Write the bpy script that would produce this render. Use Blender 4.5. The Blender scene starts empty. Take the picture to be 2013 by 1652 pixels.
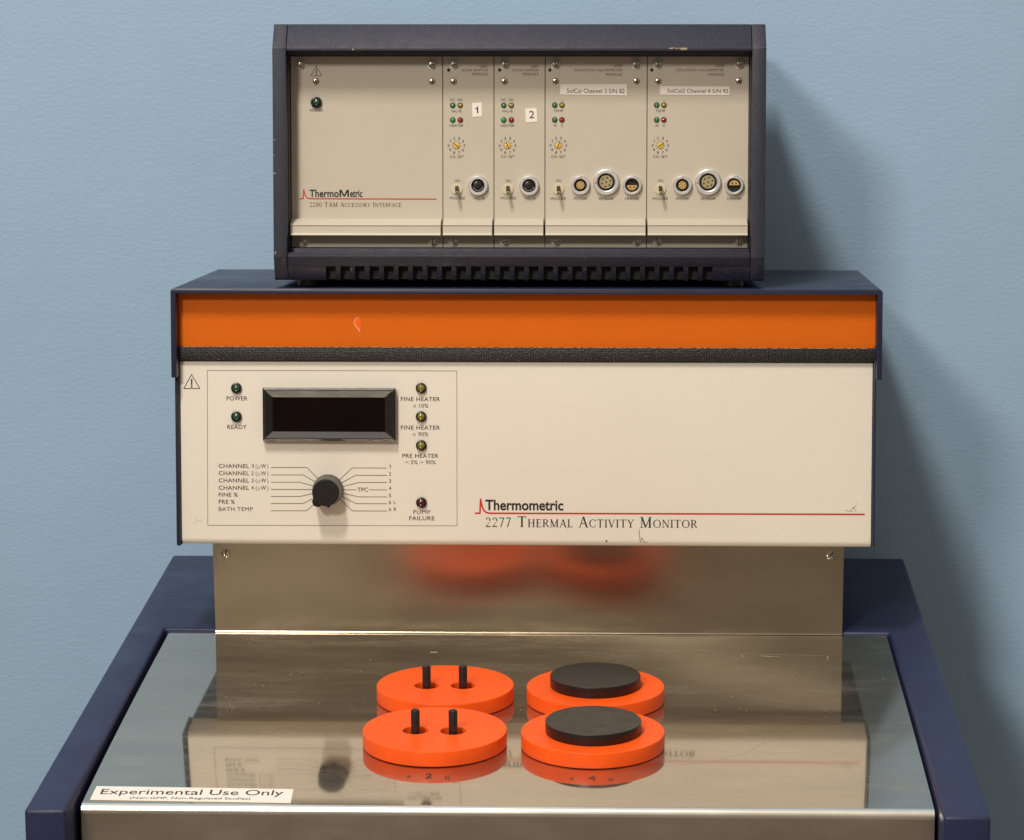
import bpy, bmesh, math, random
from mathutils import Matrix, Vector
R = math.radians
random.seed(7)
scn = bpy.context.scene
col = scn.collection

# ------------------------------------------------------------------ camera
PW, PH, FPX = 2013.0, 1652.0, 6286.7
CAMLOC = Vector((0.0, -2.11197, 0.58257))
CAMROT = (Matrix.Rotation(0.0385, 3, 'Z') @ Matrix.Rotation(math.pi/2 - 0.20233, 3, 'X')
          @ Matrix.Rotation(-0.00483, 3, 'Z'))
cd = bpy.data.cameras.new('camera')
cd.sensor_fit = 'HORIZONTAL'
cd.sensor_width = 36.0
cd.lens = 36.0*FPX/PW
cd.clip_start = 0.05
cd.clip_end = 100
cam = bpy.data.objects.new('camera', cd)
col.objects.link(cam)
cam.matrix_world = Matrix.Translation(CAMLOC) @ CAMROT.to_4x4()
scn.camera = cam

# ------------------------------------------------------------------ light
world = bpy.data.worlds.new('World')
scn.world = world
world.use_nodes = True
bg = world.node_tree.nodes['Background']
# dim room round the bench: dark floor, white lit ceiling
wt = world.node_tree
wtc = wt.nodes.new('ShaderNodeTexCoord')
wsp = wt.nodes.new('ShaderNodeSeparateXYZ')
wrm = wt.nodes.new('ShaderNodeValToRGB')
wmr = wt.nodes.new('ShaderNodeMapRange')
wmr.inputs[1].default_value = -1.0
wmr.inputs[2].default_value = 1.0
wt.links.new(wtc.outputs['Generated'], wsp.inputs[0])
wt.links.new(wsp.outputs['Z'], wmr.inputs[0])
wt.links.new(wmr.outputs[0], wrm.inputs[0])
we = wrm.color_ramp.elements
we[0].position = 0.0; we[0].color = (0.13, 0.105, 0.082, 1)
we[1].position = 1.0; we[1].color = (0.55, 0.50, 0.43, 1)
e_ = we.new(0.50); e_.color = (0.17, 0.14, 0.11, 1)
e_ = we.new(0.72); e_.color = (0.22, 0.19, 0.155, 1)
wt.links.new(wrm.outputs[0], bg.inputs[0])
bg.inputs[1].default_value = 1.22
AIM = Vector((-0.07, 0.0, 0.2))

def lamp(name, loc, sx, sy, power, colour, spin=0.0):
    ld = bpy.data.lights.new(name, 'AREA')
    ld.shape = 'RECTANGLE'
    ld.size = sx
    ld.size_y = sy
    ld.energy = power
    ld.color = colour
    o = bpy.data.objects.new(name, ld)
    col.objects.link(o)
    d = AIM - Vector(loc)
    o.rotation_euler = d.to_track_quat('-Z', 'Y').to_euler()
    o.location = loc
    return o
lamp('near_ceiling_lamp', (-0.52, -1.12, 2.07), 0.12, 0.45, 34, (1.0, 0.93, 0.83))
lamp('far_ceiling_lamp', (-1.25, -3.3, 2.1), 0.46, 0.36, 55, (1.0, 0.93, 0.83))

scn.view_settings.view_transform = 'Standard'
scn.view_settings.look = 'None'
scn.view_settings.exposure = 0.0
scn.view_settings.gamma = 1.0
scn.view_settings.use_curve_mapping = False
scn.render.engine = 'CYCLES'
scn.cycles.use_denoising = True
scn.cycles.caustics_reflective = True
scn.cycles.max_bounces = 10
scn.cycles.glossy_bounces = 6

# ------------------------------------------------------------------ frames (metres)
# world: x right, y away from the viewer, z up; the steel top starts at y = 0, z = 0
TAU, PSI = 0.09999, -0.00326
HEAD = (Matrix.Translation((0, -0.02864, 0.06865)) @ Matrix.Rotation(PSI, 4, 'Z') @ Matrix.Rotation(-TAU, 4, 'X'))
BOX = HEAD @ Matrix.Translation((-0.22842, 0.01134, 0.19879)) @ Matrix.Rotation(0.0186, 4, 'Z') @ Matrix.Rotation(0.00105, 4, 'Y')
WORLD = Matrix.Identity(4)

def ray(px, py):
    d = Vector(((px - PW/2)/FPX, -(py - PH/2)/FPX, -1.0))
    return CAMROT @ d

def onv(F, px, py, v=0.0):
    """where the line of sight meets the plane v = const of frame F -> (u, w)"""
    I = F.inverted()
    o = I @ CAMLOC
    d = I.to_3x3() @ ray(px, py)
    t = (v - o.y)/d.y
    p = o + d*t
    return p.x, p.z

def onz(px, py, z=0.0):
    d = ray(px, py)
    t = (z - CAMLOC.z)/d.z
    p = CAMLOC + d*t
    return p.x, p.y

def ztop(y):
    """the steel top sags a little: a shallow dish falling towards the front"""
    return -0.10*max(0.0, -y)**3

def ontop(px, py):
    z = 0.0
    for _ in range(12):
        x, y = onz(px, py, z)
        z = ztop(y)
    return x, y, z

# ------------------------------------------------------------------ materials
MATS = {}
def nodes_of(name):
    m = bpy.data.materials.new(name)
    m.use_nodes = True
    MATS[name] = m
    return m, m.node_tree, m.node_tree.nodes['Principled BSDF']

def set_in(b, **kw):
    for k, v in kw.items():
        k = k.replace('_', ' ')
        for s in b.inputs:
            if s.name.lower() == k.lower():
                s.default_value = v
                break

def noise(nt, scale, detail=2.0, rough=0.5, stretch=(1, 1, 1), w=0):
    tc = nt.nodes.new('ShaderNodeTexCoord')
    mp = nt.nodes.new('ShaderNodeMapping')
    mp.inputs['Scale'].default_value = stretch
    mp.inputs['Location'].default_value = (w*1.37, w*0.71, w*0.33)
    nt.links.new(tc.outputs['Object'], mp.inputs['Vector'])
    n = nt.nodes.new('ShaderNodeTexNoise')
    n.inputs['Scale'].default_value = scale
    n.inputs['Detail'].default_value = detail
    n.inputs['Roughness'].default_value = rough
    nt.links.new(mp.outputs[0], n.inputs['Vector'])
    return n.outputs['Fac']

def ramp(nt, fac, stops):
    r = nt.nodes.new('ShaderNodeValToRGB')
    e = r.color_ramp.elements
    while len(e) < len(stops):
        e.new(0.5)
    for el, (p, c) in zip(e, stops):
        el.position = p
        el.color = c if len(c) == 4 else (*c, 1)
    nt.links.new(fac, r.inputs[0])
    return r.outputs[0]

def g(v):
    return (v, v, v, 1)

def bump(nt, b, fac, strength, dist):
    n = nt.nodes.new('ShaderNodeBump')
    n.inputs['Strength'].default_value = strength
    n.inputs['Distance'].default_value = dist
    nt.links.new(fac, n.inputs['Height'])
    prev = b.inputs['Normal']
    if prev.is_linked:
        nt.links.new(prev.links[0].from_socket, n.inputs['Normal'])
    nt.links.new(n.outputs[0], b.inputs['Normal'])

def scale_col(c, k):
    return (min(1, c[0]*k), min(1, c[1]*k), min(1, c[2]*k), 1)

def paint(name, c, rough=0.4, var=0.06, vscale=14, bscale=None, bstr=0.2, bdist=0.0002, spec=0.5, coat=0):
    m, nt, b = nodes_of(name)
    set_in(b, Roughness=rough)
    b.inputs['Specular IOR Level'].default_value = spec
    if coat:
        b.inputs['Coat Weight'].default_value = coat
        b.inputs['Coat Roughness'].default_value = 0.08
    f = noise(nt, vscale, 4, 0.6)
    nt.links.new(ramp(nt, f, [(0.3, scale_col(c, 1-var)), (0.7, scale_col(c, 1+var))]), b.inputs['Base Color'])
    f2 = noise(nt, vscale*3, 3, 0.6, w=3)
    nt.links.new(ramp(nt, f2, [(0.3, g(max(0.02, rough*0.85))), (0.75, g(min(1, rough*1.2)))]), b.inputs['Roughness'])
    if bscale:
        bump(nt, b, noise(nt, bscale, 2, 0.5, w=1), bstr, bdist)
    return m

def steel(name, c, rlo, rhi, stretch, gscale, gstr, smudge=5.0, specks=False, haze=0.0, aniso=0.0):
    m, nt, b = nodes_of(name)
    set_in(b, Metallic=1.0)
    grain = noise(nt, gscale, 3, 0.6, stretch)
    big = noise(nt, smudge, 5, 0.62, (1, 1.6, 1.6), w=5)
    mid = noise(nt, smudge*4, 4, 0.6, (0.35, 1.3, 1.3), w=9)
    mx = nt.nodes.new('ShaderNodeMath'); mx.operation = 'MULTIPLY'
    nt.links.new(big, mx.inputs[0]); nt.links.new(mid, mx.inputs[1])
    nt.links.new(ramp(nt, mx.outputs[0], [(0.14, g(rlo)), (0.46, g(rhi))]), b.inputs['Roughness'])
    cr = ramp(nt, mid, [(0.3, scale_col(c, 0.90)), (0.7, scale_col(c, 1.08))])
    if specks:
        tc = nt.nodes.new('ShaderNodeTexCoord')
        vo = nt.nodes.new('ShaderNodeTexVoronoi')
        vo.inputs['Scale'].default_value = 55
        nt.links.new(tc.outputs['Object'], vo.inputs['Vector'])
        lt = nt.nodes.new('ShaderNodeMath'); lt.operation = 'LESS_THAN'
        nt.links.new(vo.outputs['Distance'], lt.inputs[0])
        # speck size varies with the cell; most cells have none
        sep = nt.nodes.new('ShaderNodeSeparateColor')
        nt.links.new(vo.outputs['Color'], sep.inputs[0])
        mr = nt.nodes.new('ShaderNodeMapRange')
        mr.inputs[1].default_value = 0.72; mr.inputs[2].default_value = 1.0
        mr.inputs[3].default_value = 0.0; mr.inputs[4].default_value = 0.035
        nt.links.new(sep.outputs[0], mr.inputs[0])
        nt.links.new(mr.outputs[0], lt.inputs[1])
        mm = nt.nodes.new('ShaderNodeMath'); mm.operation = 'SUBTRACT'
        mm.inputs[0].default_value = 1.0
        nt.links.new(lt.outputs[0], mm.inputs[1])
        nt.links.new(mm.outputs[0], b.inputs['Metallic'])
        mix = nt.nodes.new('ShaderNodeMix'); mix.data_type = 'RGBA'
        nt.links.new(lt.outputs[0], mix.inputs['Factor'])
        nt.links.new(cr, mix.inputs['A'])
        mix.inputs['B'].default_value = (0.55, 0.5, 0.4, 1)
        nt.links.new(mix.outputs['Result'], b.inputs['Base Color'])
    else:
        nt.links.new(cr, b.inputs['Base Color'])
    if gstr > 0:
        bump(nt, b, grain, gstr, 0.0001)
    if aniso:
        tg = nt.nodes.new('ShaderNodeTangent')
        tg.direction_type = 'RADIAL'; tg.axis = 'Z'
        nt.links.new(tg.outputs[0], b.inputs['Tangent'])
        b.inputs['Anisotropic'].default_value = aniso
        b.inputs['Anisotropic Rotation'].default_value = 0.0
    if haze:
        # finger grease and fine wiping marks: part of the sheet scatters widely
        h = nt.nodes.new('ShaderNodeBsdfPrincipled')
        h.inputs['Metallic'].default_value = 1.0
        h.inputs['Roughness'].default_value = 0.48
        h.inputs['Base Color'].default_value = scale_col(c, 1.12)
        wipe = noise(nt, 7.0, 6, 0.68, (1.0, 2.4, 1), w=13)
        wipe2 = noise(nt, 26.0, 5, 0.7, (0.5, 1.8, 1), w=17)
        mw = nt.nodes.new('ShaderNodeMath'); mw.operation = 'MULTIPLY'
        nt.links.new(wipe, mw.inputs[0]); nt.links.new(wipe2, mw.inputs[1])
        hz = ramp(nt, mw.outputs[0], [(0.14, g(haze*0.45)), (0.26, g(haze)), (0.40, g(min(1, haze*2.5)))])
        ms = nt.nodes.new('ShaderNodeMixShader')
        nt.links.new(hz, ms.inputs[0])
        nt.links.new(b.outputs[0], ms.inputs[1]); nt.links.new(h.outputs[0], ms.inputs[2])
        out = [n_ for n_ in nt.nodes if n_.type == 'OUTPUT_MATERIAL'][0]
        nt.links.new(ms.outputs[0], out.inputs[0])
    return m

M_wall, nt, b = nodes_of('wall_paint')
set_in(b, Roughness=0.55)
wc = (0.335, 0.492, 0.672)
nt.links.new(ramp(nt, noise(nt, 2.2, 5, 0.6), [(0.3, scale_col(wc, 0.95)), (0.7, scale_col(wc, 1.05))]), b.inputs['Base Color'])
bump(nt, b, noise(nt, 230, 4, 0.62, (1, 1, 1.5), w=2), 0.34, 0.0010)
bump(nt, b, noise(nt, 40, 2, 0.5, (1, 1, 1.5), w=4), 0.06, 0.003)

M_blue = paint('blue_cabinet_paint', (0.021, 0.026, 0.070), 0.42, 0.07, 10, 900, 0.06, 0.0002, spec=0.32)
M_cover = paint('blue_cover_paint', (0.018, 0.022, 0.052), 0.36, 0.08, 10, 900, 0.08, 0.0002, spec=0.4)
M_case = paint('textured_navy_paint', (0.0100, 0.0110, 0.028), 0.50, 0.10, 40, 1700, 0.7, 0.0004, spec=0.62)
nt = M_case.node_tree; b = nt.nodes['Principled BSDF']
src = b.inputs['Base Color'].links[0].from_socket
fl = ramp(nt, noise(nt, 1500, 1, 0.4, w=21), [(0.66, g(0)), (0.74, g(1))])
mix = nt.nodes.new('ShaderNodeMix'); mix.data_type = 'RGBA'
nt.links.new(fl, mix.inputs['Factor']); nt.links.new(src, mix.inputs['A'])
mix.inputs['B'].default_value = (0.10, 0.095, 0.105, 1)  # sparkle of the textured paint put into the base colour as pale specks
nt.links.new(mix.outputs['Result'], b.inputs['Base Color'])
M_edge = paint('worn_paint_edge', (0.20, 0.19, 0.20), 0.4, 0.3, 220, 1500, 0.5, 0.0003)
M_inner = paint('black_trim_and_recess_shade', (0.006, 0.006, 0.008), 0.6, 0.1, 20)  # near-black for dark trim, also stands in for shade inside the slots
M_cream = paint('cream_panel_enamel', (0.735, 0.682, 0.595), 0.45, 0.015, 8, 1200, 0.05, 0.0001)
M_alu = paint('satin_module_enamel', (0.53, 0.478, 0.388), 0.42, 0.02, 18, 1500, 0.05, 0.0001)
M_handle = paint('lit_handle_enamel', (0.57, 0.52, 0.43), 0.35, 0.02, 18)  # module enamel made paler to put in the light on the handle's top
M_orange = paint('orange_panel_paint', (0.66, 0.128, 0.0025), 0.55, 0.03, 12, 900, 0.12, 0.0002, spec=0.18)
M_plug = paint('orange_plug_plastic', (0.92, 0.10, 0.007), 0.42, 0.08, 45, 700, 0.08, 0.0002, spec=0.26)
M_cap = paint('black_cap_plastic', (0.011, 0.009, 0.008), 0.35, 0.1, 40, 900, 0.06, 0.0002)
M_pin = paint('black_pin_metal', (0.018, 0.016, 0.016), 0.28, 0.2, 90)
M_blk = paint('black_plastic', (0.014, 0.013, 0.012), 0.30, 0.12, 60)
M_knob = paint('dull_black_knob', (0.010, 0.009, 0.008), 0.6, 0.1, 60, 1200, 0.1, 0.0002, spec=0.25)
M_skirt = paint('grey_knob_skirt', (0.075, 0.07, 0.055), 0.4, 0.1, 60)
M_bez = paint('matt_black_bezel', (0.012, 0.011, 0.010), 0.36, 0.15, 70, spec=0.5)
M_glass = paint('dark_display_filter', (0.0035, 0.0008, 0.0008), 0.12, 0.4, 25, spec=0.25)
M_ink = paint('dark_brown_ink', (0.045, 0.030, 0.026), 0.5, 0.05, 60)
M_grey_ink = paint('faded_grey_ink', (0.30, 0.26, 0.21), 0.5, 0.05, 60)
M_black_ink = paint('black_ink', (0.012, 0.010, 0.010), 0.5, 0.05, 60)
M_line_ink = paint('thin_line_ink', (0.12, 0.075, 0.06), 0.5, 0.05, 60)
M_red_ink = paint('red_ink', (0.50, 0.022, 0.016), 0.5, 0.05, 60)
M_sticker = paint('white_sticker_paper', (0.84, 0.77, 0.70), 0.5, 0.015, 30)
M_chrome, nt, b = nodes_of('turned_aluminium')
set_in(b, Metallic=0.75, Roughness=0.42)
nt.links.new(ramp(nt, noise(nt, 300, 3), [(0.3, (0.66, 0.645, 0.65, 1)), (0.7, (0.78, 0.765, 0.77, 1))]), b.inputs['Base Color'])
M_screw, nt, b = nodes_of('nickel_screw')
set_in(b, Metallic=1.0, Roughness=0.24)
nt.links.new(ramp(nt, noise(nt, 500, 3), [(0.3, (0.42, 0.38, 0.31, 1)), (0.7, (0.62, 0.57, 0.48, 1))]), b.inputs['Base Color'])
M_gold = paint('gold_contact_insert', (0.50, 0.33, 0.12), 0.35, 0.1, 200)
M_beige = paint('beige_contact_insert', (0.34, 0.28, 0.15), 0.45, 0.1, 200)
M_ivory = paint('ivory_switch_bush', (0.60, 0.55, 0.36), 0.4, 0.05, 200)
M_yellow = paint('yellow_dial_plastic', (0.72, 0.46, 0.035), 0.4, 0.05, 200)
M_hole = paint('dark_hole', (0.01, 0.008, 0.006), 0.7, 0.1, 100)
M_strip = nodes_of('woven_black_strip')[0]
nt = M_strip.node_tree; b = nt.nodes['Principled BSDF']
set_in(b, Roughness=0.5)
tc = nt.nodes.new('ShaderNodeTexCoord')
vo = nt.nodes.new('ShaderNodeTexVoronoi'); vo.inputs['Scale'].default_value = 800
mp = nt.nodes.new('ShaderNodeMapping'); mp.inputs['Scale'].default_value = (0.8, 0.05, 1.0)
nt.links.new(tc.outputs['Object'], mp.inputs['Vector']); nt.links.new(mp.outputs[0], vo.inputs['Vector'])
vo.inputs['Randomness'].default_value = 0.45
f = vo.outputs['Distance']
nt.links.new(ramp(nt, f, [(0.08, (0.10, 0.088, 0.072, 1)), (0.3, (0.012, 0.011, 0.010, 1))]), b.inputs['Base Color'])
bump(nt, b, f, 0.8, -0.0006)

def lens(name, c):
    m, nt, b = nodes_of(name)
    set_in(b, Roughness=0.12)
    b.inputs['Base Color'].default_value = (*c, 1)
    b.inputs['Coat Weight'].default_value = 0.6
    nt.links.new(ramp(nt, noise(nt, 400, 2), [(0.3, scale_col(c, 0.85)), (0.7, scale_col(c, 1.15))]), b.inputs['Base Color'])
    return m
M_green_dark = lens('dark_green_lens', (0.020, 0.075, 0.040))
M_green_pale = lens('pale_green_lens', (0.055, 0.17, 0.075))
M_green_lit = lens('bright_green_lens', (0.035, 0.25, 0.055))
M_yellow_lens = lens('olive_yellow_lens', (0.20, 0.165, 0.018))
M_amber_lens = lens('amber_lens', (0.30, 0.22, 0.035))
M_red_lens = lens('red_lens', (0.33, 0.012, 0.012))
M_maroon_lens = lens('dark_red_lens', (0.075, 0.006, 0.008))

M_top = steel('polished_steel_top', (0.58, 0.525, 0.435), 0.030, 0.085, (0.12, 1, 1), 500, 0.0, 4.5, True, haze=0.16)
M_plate = steel('brushed_steel_plate', (0.44, 0.38, 0.295), 0.17, 0.23, (0.03, 1, 1), 900, 0.02, 5, haze=0.02, aniso=0.82)
M_apron = steel('scuffed_steel_apron', (0.56, 0.50, 0.42), 0.22, 0.40, (0.05, 1, 1), 700, 0.08, 9, haze=0.25)
M_fold = steel('highlight_steel_fold', (0.95, 0.89, 0.80), 0.20, 0.27, (0.05, 1, 1), 900, 0.01, 9)  # same steel as the top, base colour raised to paint in the edge highlight

# ------------------------------------------------------------------ mesh building
class MB:
    def __init__(s):
        s.bm = bmesh.new()
        s.mats = []
    def mi(s, m):
        if m not in s.mats:
            s.mats.append(m)
        return s.mats.index(m)
    def face(s, pts, m):
        vs = [s.bm.verts.new(p) for p in pts]
        f = s.bm.faces.new(vs)
        f.material_index = s.mi(m)
        return f
    def bevel(s, faces, r, seg=2, edges=None):
        if r <= 0:
            return
        if edges is None:
            edges = list({e for f in faces for e in f.edges})
        bmesh.ops.bevel(s.bm, geom=edges, offset=r, segments=seg, profile=0.5, affect='EDGES', clamp_overlap=True)
    def box(s, a, c, m, r=0.0, seg=2):
        x0, y0, z0 = a; x1, y1, z1 = c
        P = [(x0, y0, z0), (x1, y0, z0), (x1, y1, z0), (x0, y1, z0), (x0, y0, z1), (x1, y0, z1), (x1, y1, z1), (x0, y1, z1)]
        v = [s.bm.verts.new(p) for p in P]
        fs = []
        for q in ((0, 3, 2, 1), (4, 5, 6, 7), (0, 1, 5, 4), (1, 2, 6, 5), (2, 3, 7, 6), (3, 0, 4, 7)):
            f = s.bm.faces.new([v[i] for i in q]); f.material_index = s.mi(m); fs.append(f)
        s.bevel(fs, r, seg)
    def prism(s, prof, u0, u1, m, r=0.0, seg=2):
        """(v, w) outline run along u"""
        a = [s.bm.verts.new((u0, p[0], p[1])) for p in prof]
        c = [s.bm.verts.new((u1, p[0], p[1])) for p in prof]
        n = len(prof)
        fs = [s.bm.faces.new(a), s.bm.faces.new(list(reversed(c)))]
        for i in range(n):
            j = (i+1) % n
            fs.append(s.bm.faces.new([a[j], a[i], c[i], c[j]]))
        for f in fs:
            f.material_index = s.mi(m)
        bmesh.ops.recalc_face_normals(s.bm, faces=fs)
        s.bevel(fs, r, seg)
    def plate(s, pts, v0, v1, m, r=0.0, seg=2):
        """(u, w) outline run along v"""
        a = [s.bm.verts.new((p[0], v0, p[1])) for p in pts]
        c = [s.bm.verts.new((p[0], v1, p[1])) for p in pts]
        n = len(pts)
        fs = [s.bm.faces.new(a), s.bm.faces.new(list(reversed(c)))]
        for i in range(n):
            j = (i+1) % n
            fs.append(s.bm.faces.new([a[j], a[i], c[i], c[j]]))
        for f in fs:
            f.material_index = s.mi(m)
        bmesh.ops.recalc_face_normals(s.bm, faces=fs)
        s.bevel(fs, r, seg)
    def lathe(s, prof, m, c=(0, 0), n=40, axis='v', base=0.0, caps=True):
        """prof: (radius, outward height, material or None); axis v: outward is -v; axis z: outward is +z"""
        rings = []
        for p in prof:
            rad, h = p[0], p[1] + base
            ring = []
            for i in range(n):
                t = 2*math.pi*i/n
                if axis == 'v':
                    ring.append(s.bm.verts.new((c[0]+rad*math.cos(t), -h, c[1]+rad*math.sin(t))))
                else:
                    ring.append(s.bm.verts.new((c[0]+rad*math.cos(t), c[1]+rad*math.sin(t), h)))
            rings.append(ring)
        fs = []
        for k in range(len(prof)-1):
            mm = prof[k+1][2] if len(prof[k+1]) > 2 else m
            for i in range(n):
                j = (i+1) % n
                f = s.bm.faces.new([rings[k][i], rings[k][j], rings[k+1][j], rings[k+1][i]])
                f.material_index = s.mi(mm); fs.append(f)
        if caps:
            f = s.bm.faces.new(rings[-1])
            f.material_index = s.mi(prof[-1][2] if len(prof[-1]) > 2 else m); fs.append(f)
        bmesh.ops.recalc_face_normals(s.bm, faces=fs)
    def ribbon(s, pts, w, m, v=-0.0001):
        """flat printed line in the (u, w) plane"""
        for k, (p, q) in enumerate(zip(pts[:-1], pts[1:])):
            p = Vector(p); q = Vector(q)
            d = (q-p)
            if d.length < 1e-9:
                continue
            d.normalize()
            nrm = Vector((-d.y, d.x))*w/2
            e = d*w*0.25
            P = [p-nrm-e, q-nrm+e, q+nrm+e, p+nrm-e]
            vv = v - 0.000004*(k % 3)
            s.face([(a.x, vv, a.y) for a in P], m)
    def poly(s, pts, m, v=-0.0001):
        s.face([(p[0], v, p[1]) for p in pts], m)
    def disc(s, c, r, m, v=-0.0001, n=24):
        s.face([(c[0]+r*math.cos(2*math.pi*i/n), v, c[1]+r*math.sin(2*math.pi*i/n)) for i in range(n)], m)
    def add_mesh(s, verts, faces, m):
        vs = [s.bm.verts.new(p) for p in verts]
        k = s.mi(m)
        for f in faces:
            try:
                s.bm.faces.new([vs[i] for i in f]).material_index = k
            except ValueError:
                pass
    def mesh(s, name, ang=32):
        me = bpy.data.meshes.new(name)
        s.bm.to_mesh(me); s.bm.free()
        for m in s.mats:
            me.materials.append(m)
        me.polygons.foreach_set('use_smooth', [True]*len(me.polygons))
        me.set_sharp_from_angle(angle=R(ang))
        return me

def link(name, data, F=WORLD, parent=None):
    o = bpy.data.objects.new(name, data)
    col.objects.link(o)
    if parent is not None:
        o.parent = parent
        o.matrix_parent_inverse = Matrix.Identity(4)
        o.matrix_basis = WM[parent.name].inverted() @ F
    else:
        o.matrix_basis = F
    WM[o.name] = F.copy()
    return o
WM = {}
def T(u, v, w):
    return Matrix.Translation((u, v, w))

def tag(o, label=None, cat=None, group=None, kind=None):
    if label: o['label'] = label
    if cat: o['category'] = cat
    if group: o['group'] = group
    if kind: o['kind'] = kind
    return o

# ------------------------------------------------------------------ lettering
_tc = {}
def text_geo(txt, bold=0.0, spacing=1.0):
    key = (txt, bold, spacing)
    if key in _tc:
        return _tc[key]
    cu = bpy.data.curves.new('t', 'FONT')
    cu.body = txt
    cu.size = 1.0
    cu.offset = bold
    cu.space_character = spacing
    cu.resolution_u = 4
    ob = bpy.data.objects.new('t', cu)
    col.objects.link(ob)
    dg = bpy.context.evaluated_depsgraph_get()
    ev = ob.evaluated_get(dg)
    me = ev.to_mesh()
    vs = [(v.co.x, v.co.y) for v in me.vertices]
    fs = [tuple(p.vertices) for p in me.polygons]
    ev.to_mesh_clear()
    bpy.data.objects.remove(ob)
    bpy.data.curves.remove(cu)
    _tc[key] = (vs, fs)
    return vs, fs
def one_geo():
    return ([(0.30, 0), (0.42, 0), (0.42, 0.70), (0.33, 0.70), (0.30, 0.57), (0.14, 0.50), (0.14, 0.42), (0.30, 0.47)],
            [(0, 1, 2, 3, 4, 7), (4, 5, 6, 7)])
_hv = text_geo('H')[0]
CAP = max(v[1] for v in _hv)

def put_text(mb, txt, u0, u1, w0, w1, m, v=-0.00012, bold=0.0, spacing=1.0, rot=0.0):
    """u0..u1: extent of the line, w0: baseline, w1: cap height"""
    vs, fs = one_geo() if txt == '1' else text_geo(txt, bold, spacing)
    x0 = min(p[0] for p in vs); x1 = max(p[0] for p in vs)
    sx = (u1-u0)/(x1-x0); sy = (w1-w0)/CAP
    out = []
    cxx, cyy = (u0+u1)/2, (w0+w1)/2
    for x, y in vs:
        a, c = u0+(x-x0)*sx, w0+y*sy
        if rot:
            da, dc = a-cxx, c-cyy
            a, c = cxx+da*math.cos(rot)-dc*math.sin(rot), cyy+da*math.sin(rot)+dc*math.cos(rot)
        out.append((a, v, c))
    mb.add_mesh(out, fs, m)

def px_text(mb, F, txt, x0, x1, ybase, ycap, m, pv=0.0, **kw):
    u0, w0 = onv(F, x0, ybase, pv)
    u1, w0b = onv(F, x1, ybase, pv)
    _, w1 = onv(F, (x0+x1)/2, ycap, pv)
    _, wm = onv(F, (x0+x1)/2, ybase, pv)
    put_text(mb, txt, u0, u1, wm, w1, m, v=pv-0.00012, **kw)

# serif capitals drawn as pen strokes: cap height 1
TH, TN = 0.135, 0.06
def st(x, y0=0.0, y1=1.0, w=TH):
    return [('q', [(x-w/2, y0), (x+w/2, y0), (x+w/2, y1), (x-w/2, y1)])]
def sf(x, y, h=0.15):
    s = 0.04
    return [('q', [(x-h, y), (x+h, y), (x+h, y+s), (x-h, y+s)])]
def dg(a, b_, w):
    return [('q', [(a[0]-w/2, a[1]), (a[0]+w/2, a[1]), (b_[0]+w/2, b_[1]), (b_[0]-w/2, b_[1])])]
def hb(x0, x1, y, w=TN):
    return [('q', [(x0, y-w/2), (x1, y-w/2), (x1, y+w/2), (x0, y+w/2)])]
def arc(cx_, cy_, rx, ry, a0, a1, thick=TH, thin=TN, n=22):
    o = []
    for i in range(n):
        q = []
        for a in (a0+(a1-a0)*i/n, a0+(a1-a0)*(i+1)/n):
            c, s = math.cos(R(a)), math.sin(R(a))
            w = thin+(thick-thin)*abs(c)**1.5
            q.append(((cx_+(rx-w)*c, cy_+(ry-thin)*s), (cx_+rx*c, cy_+ry*s)))
        o.append(('q', [q[0][0], q[0][1], q[1][1], q[1][0]]))
    return o
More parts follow.
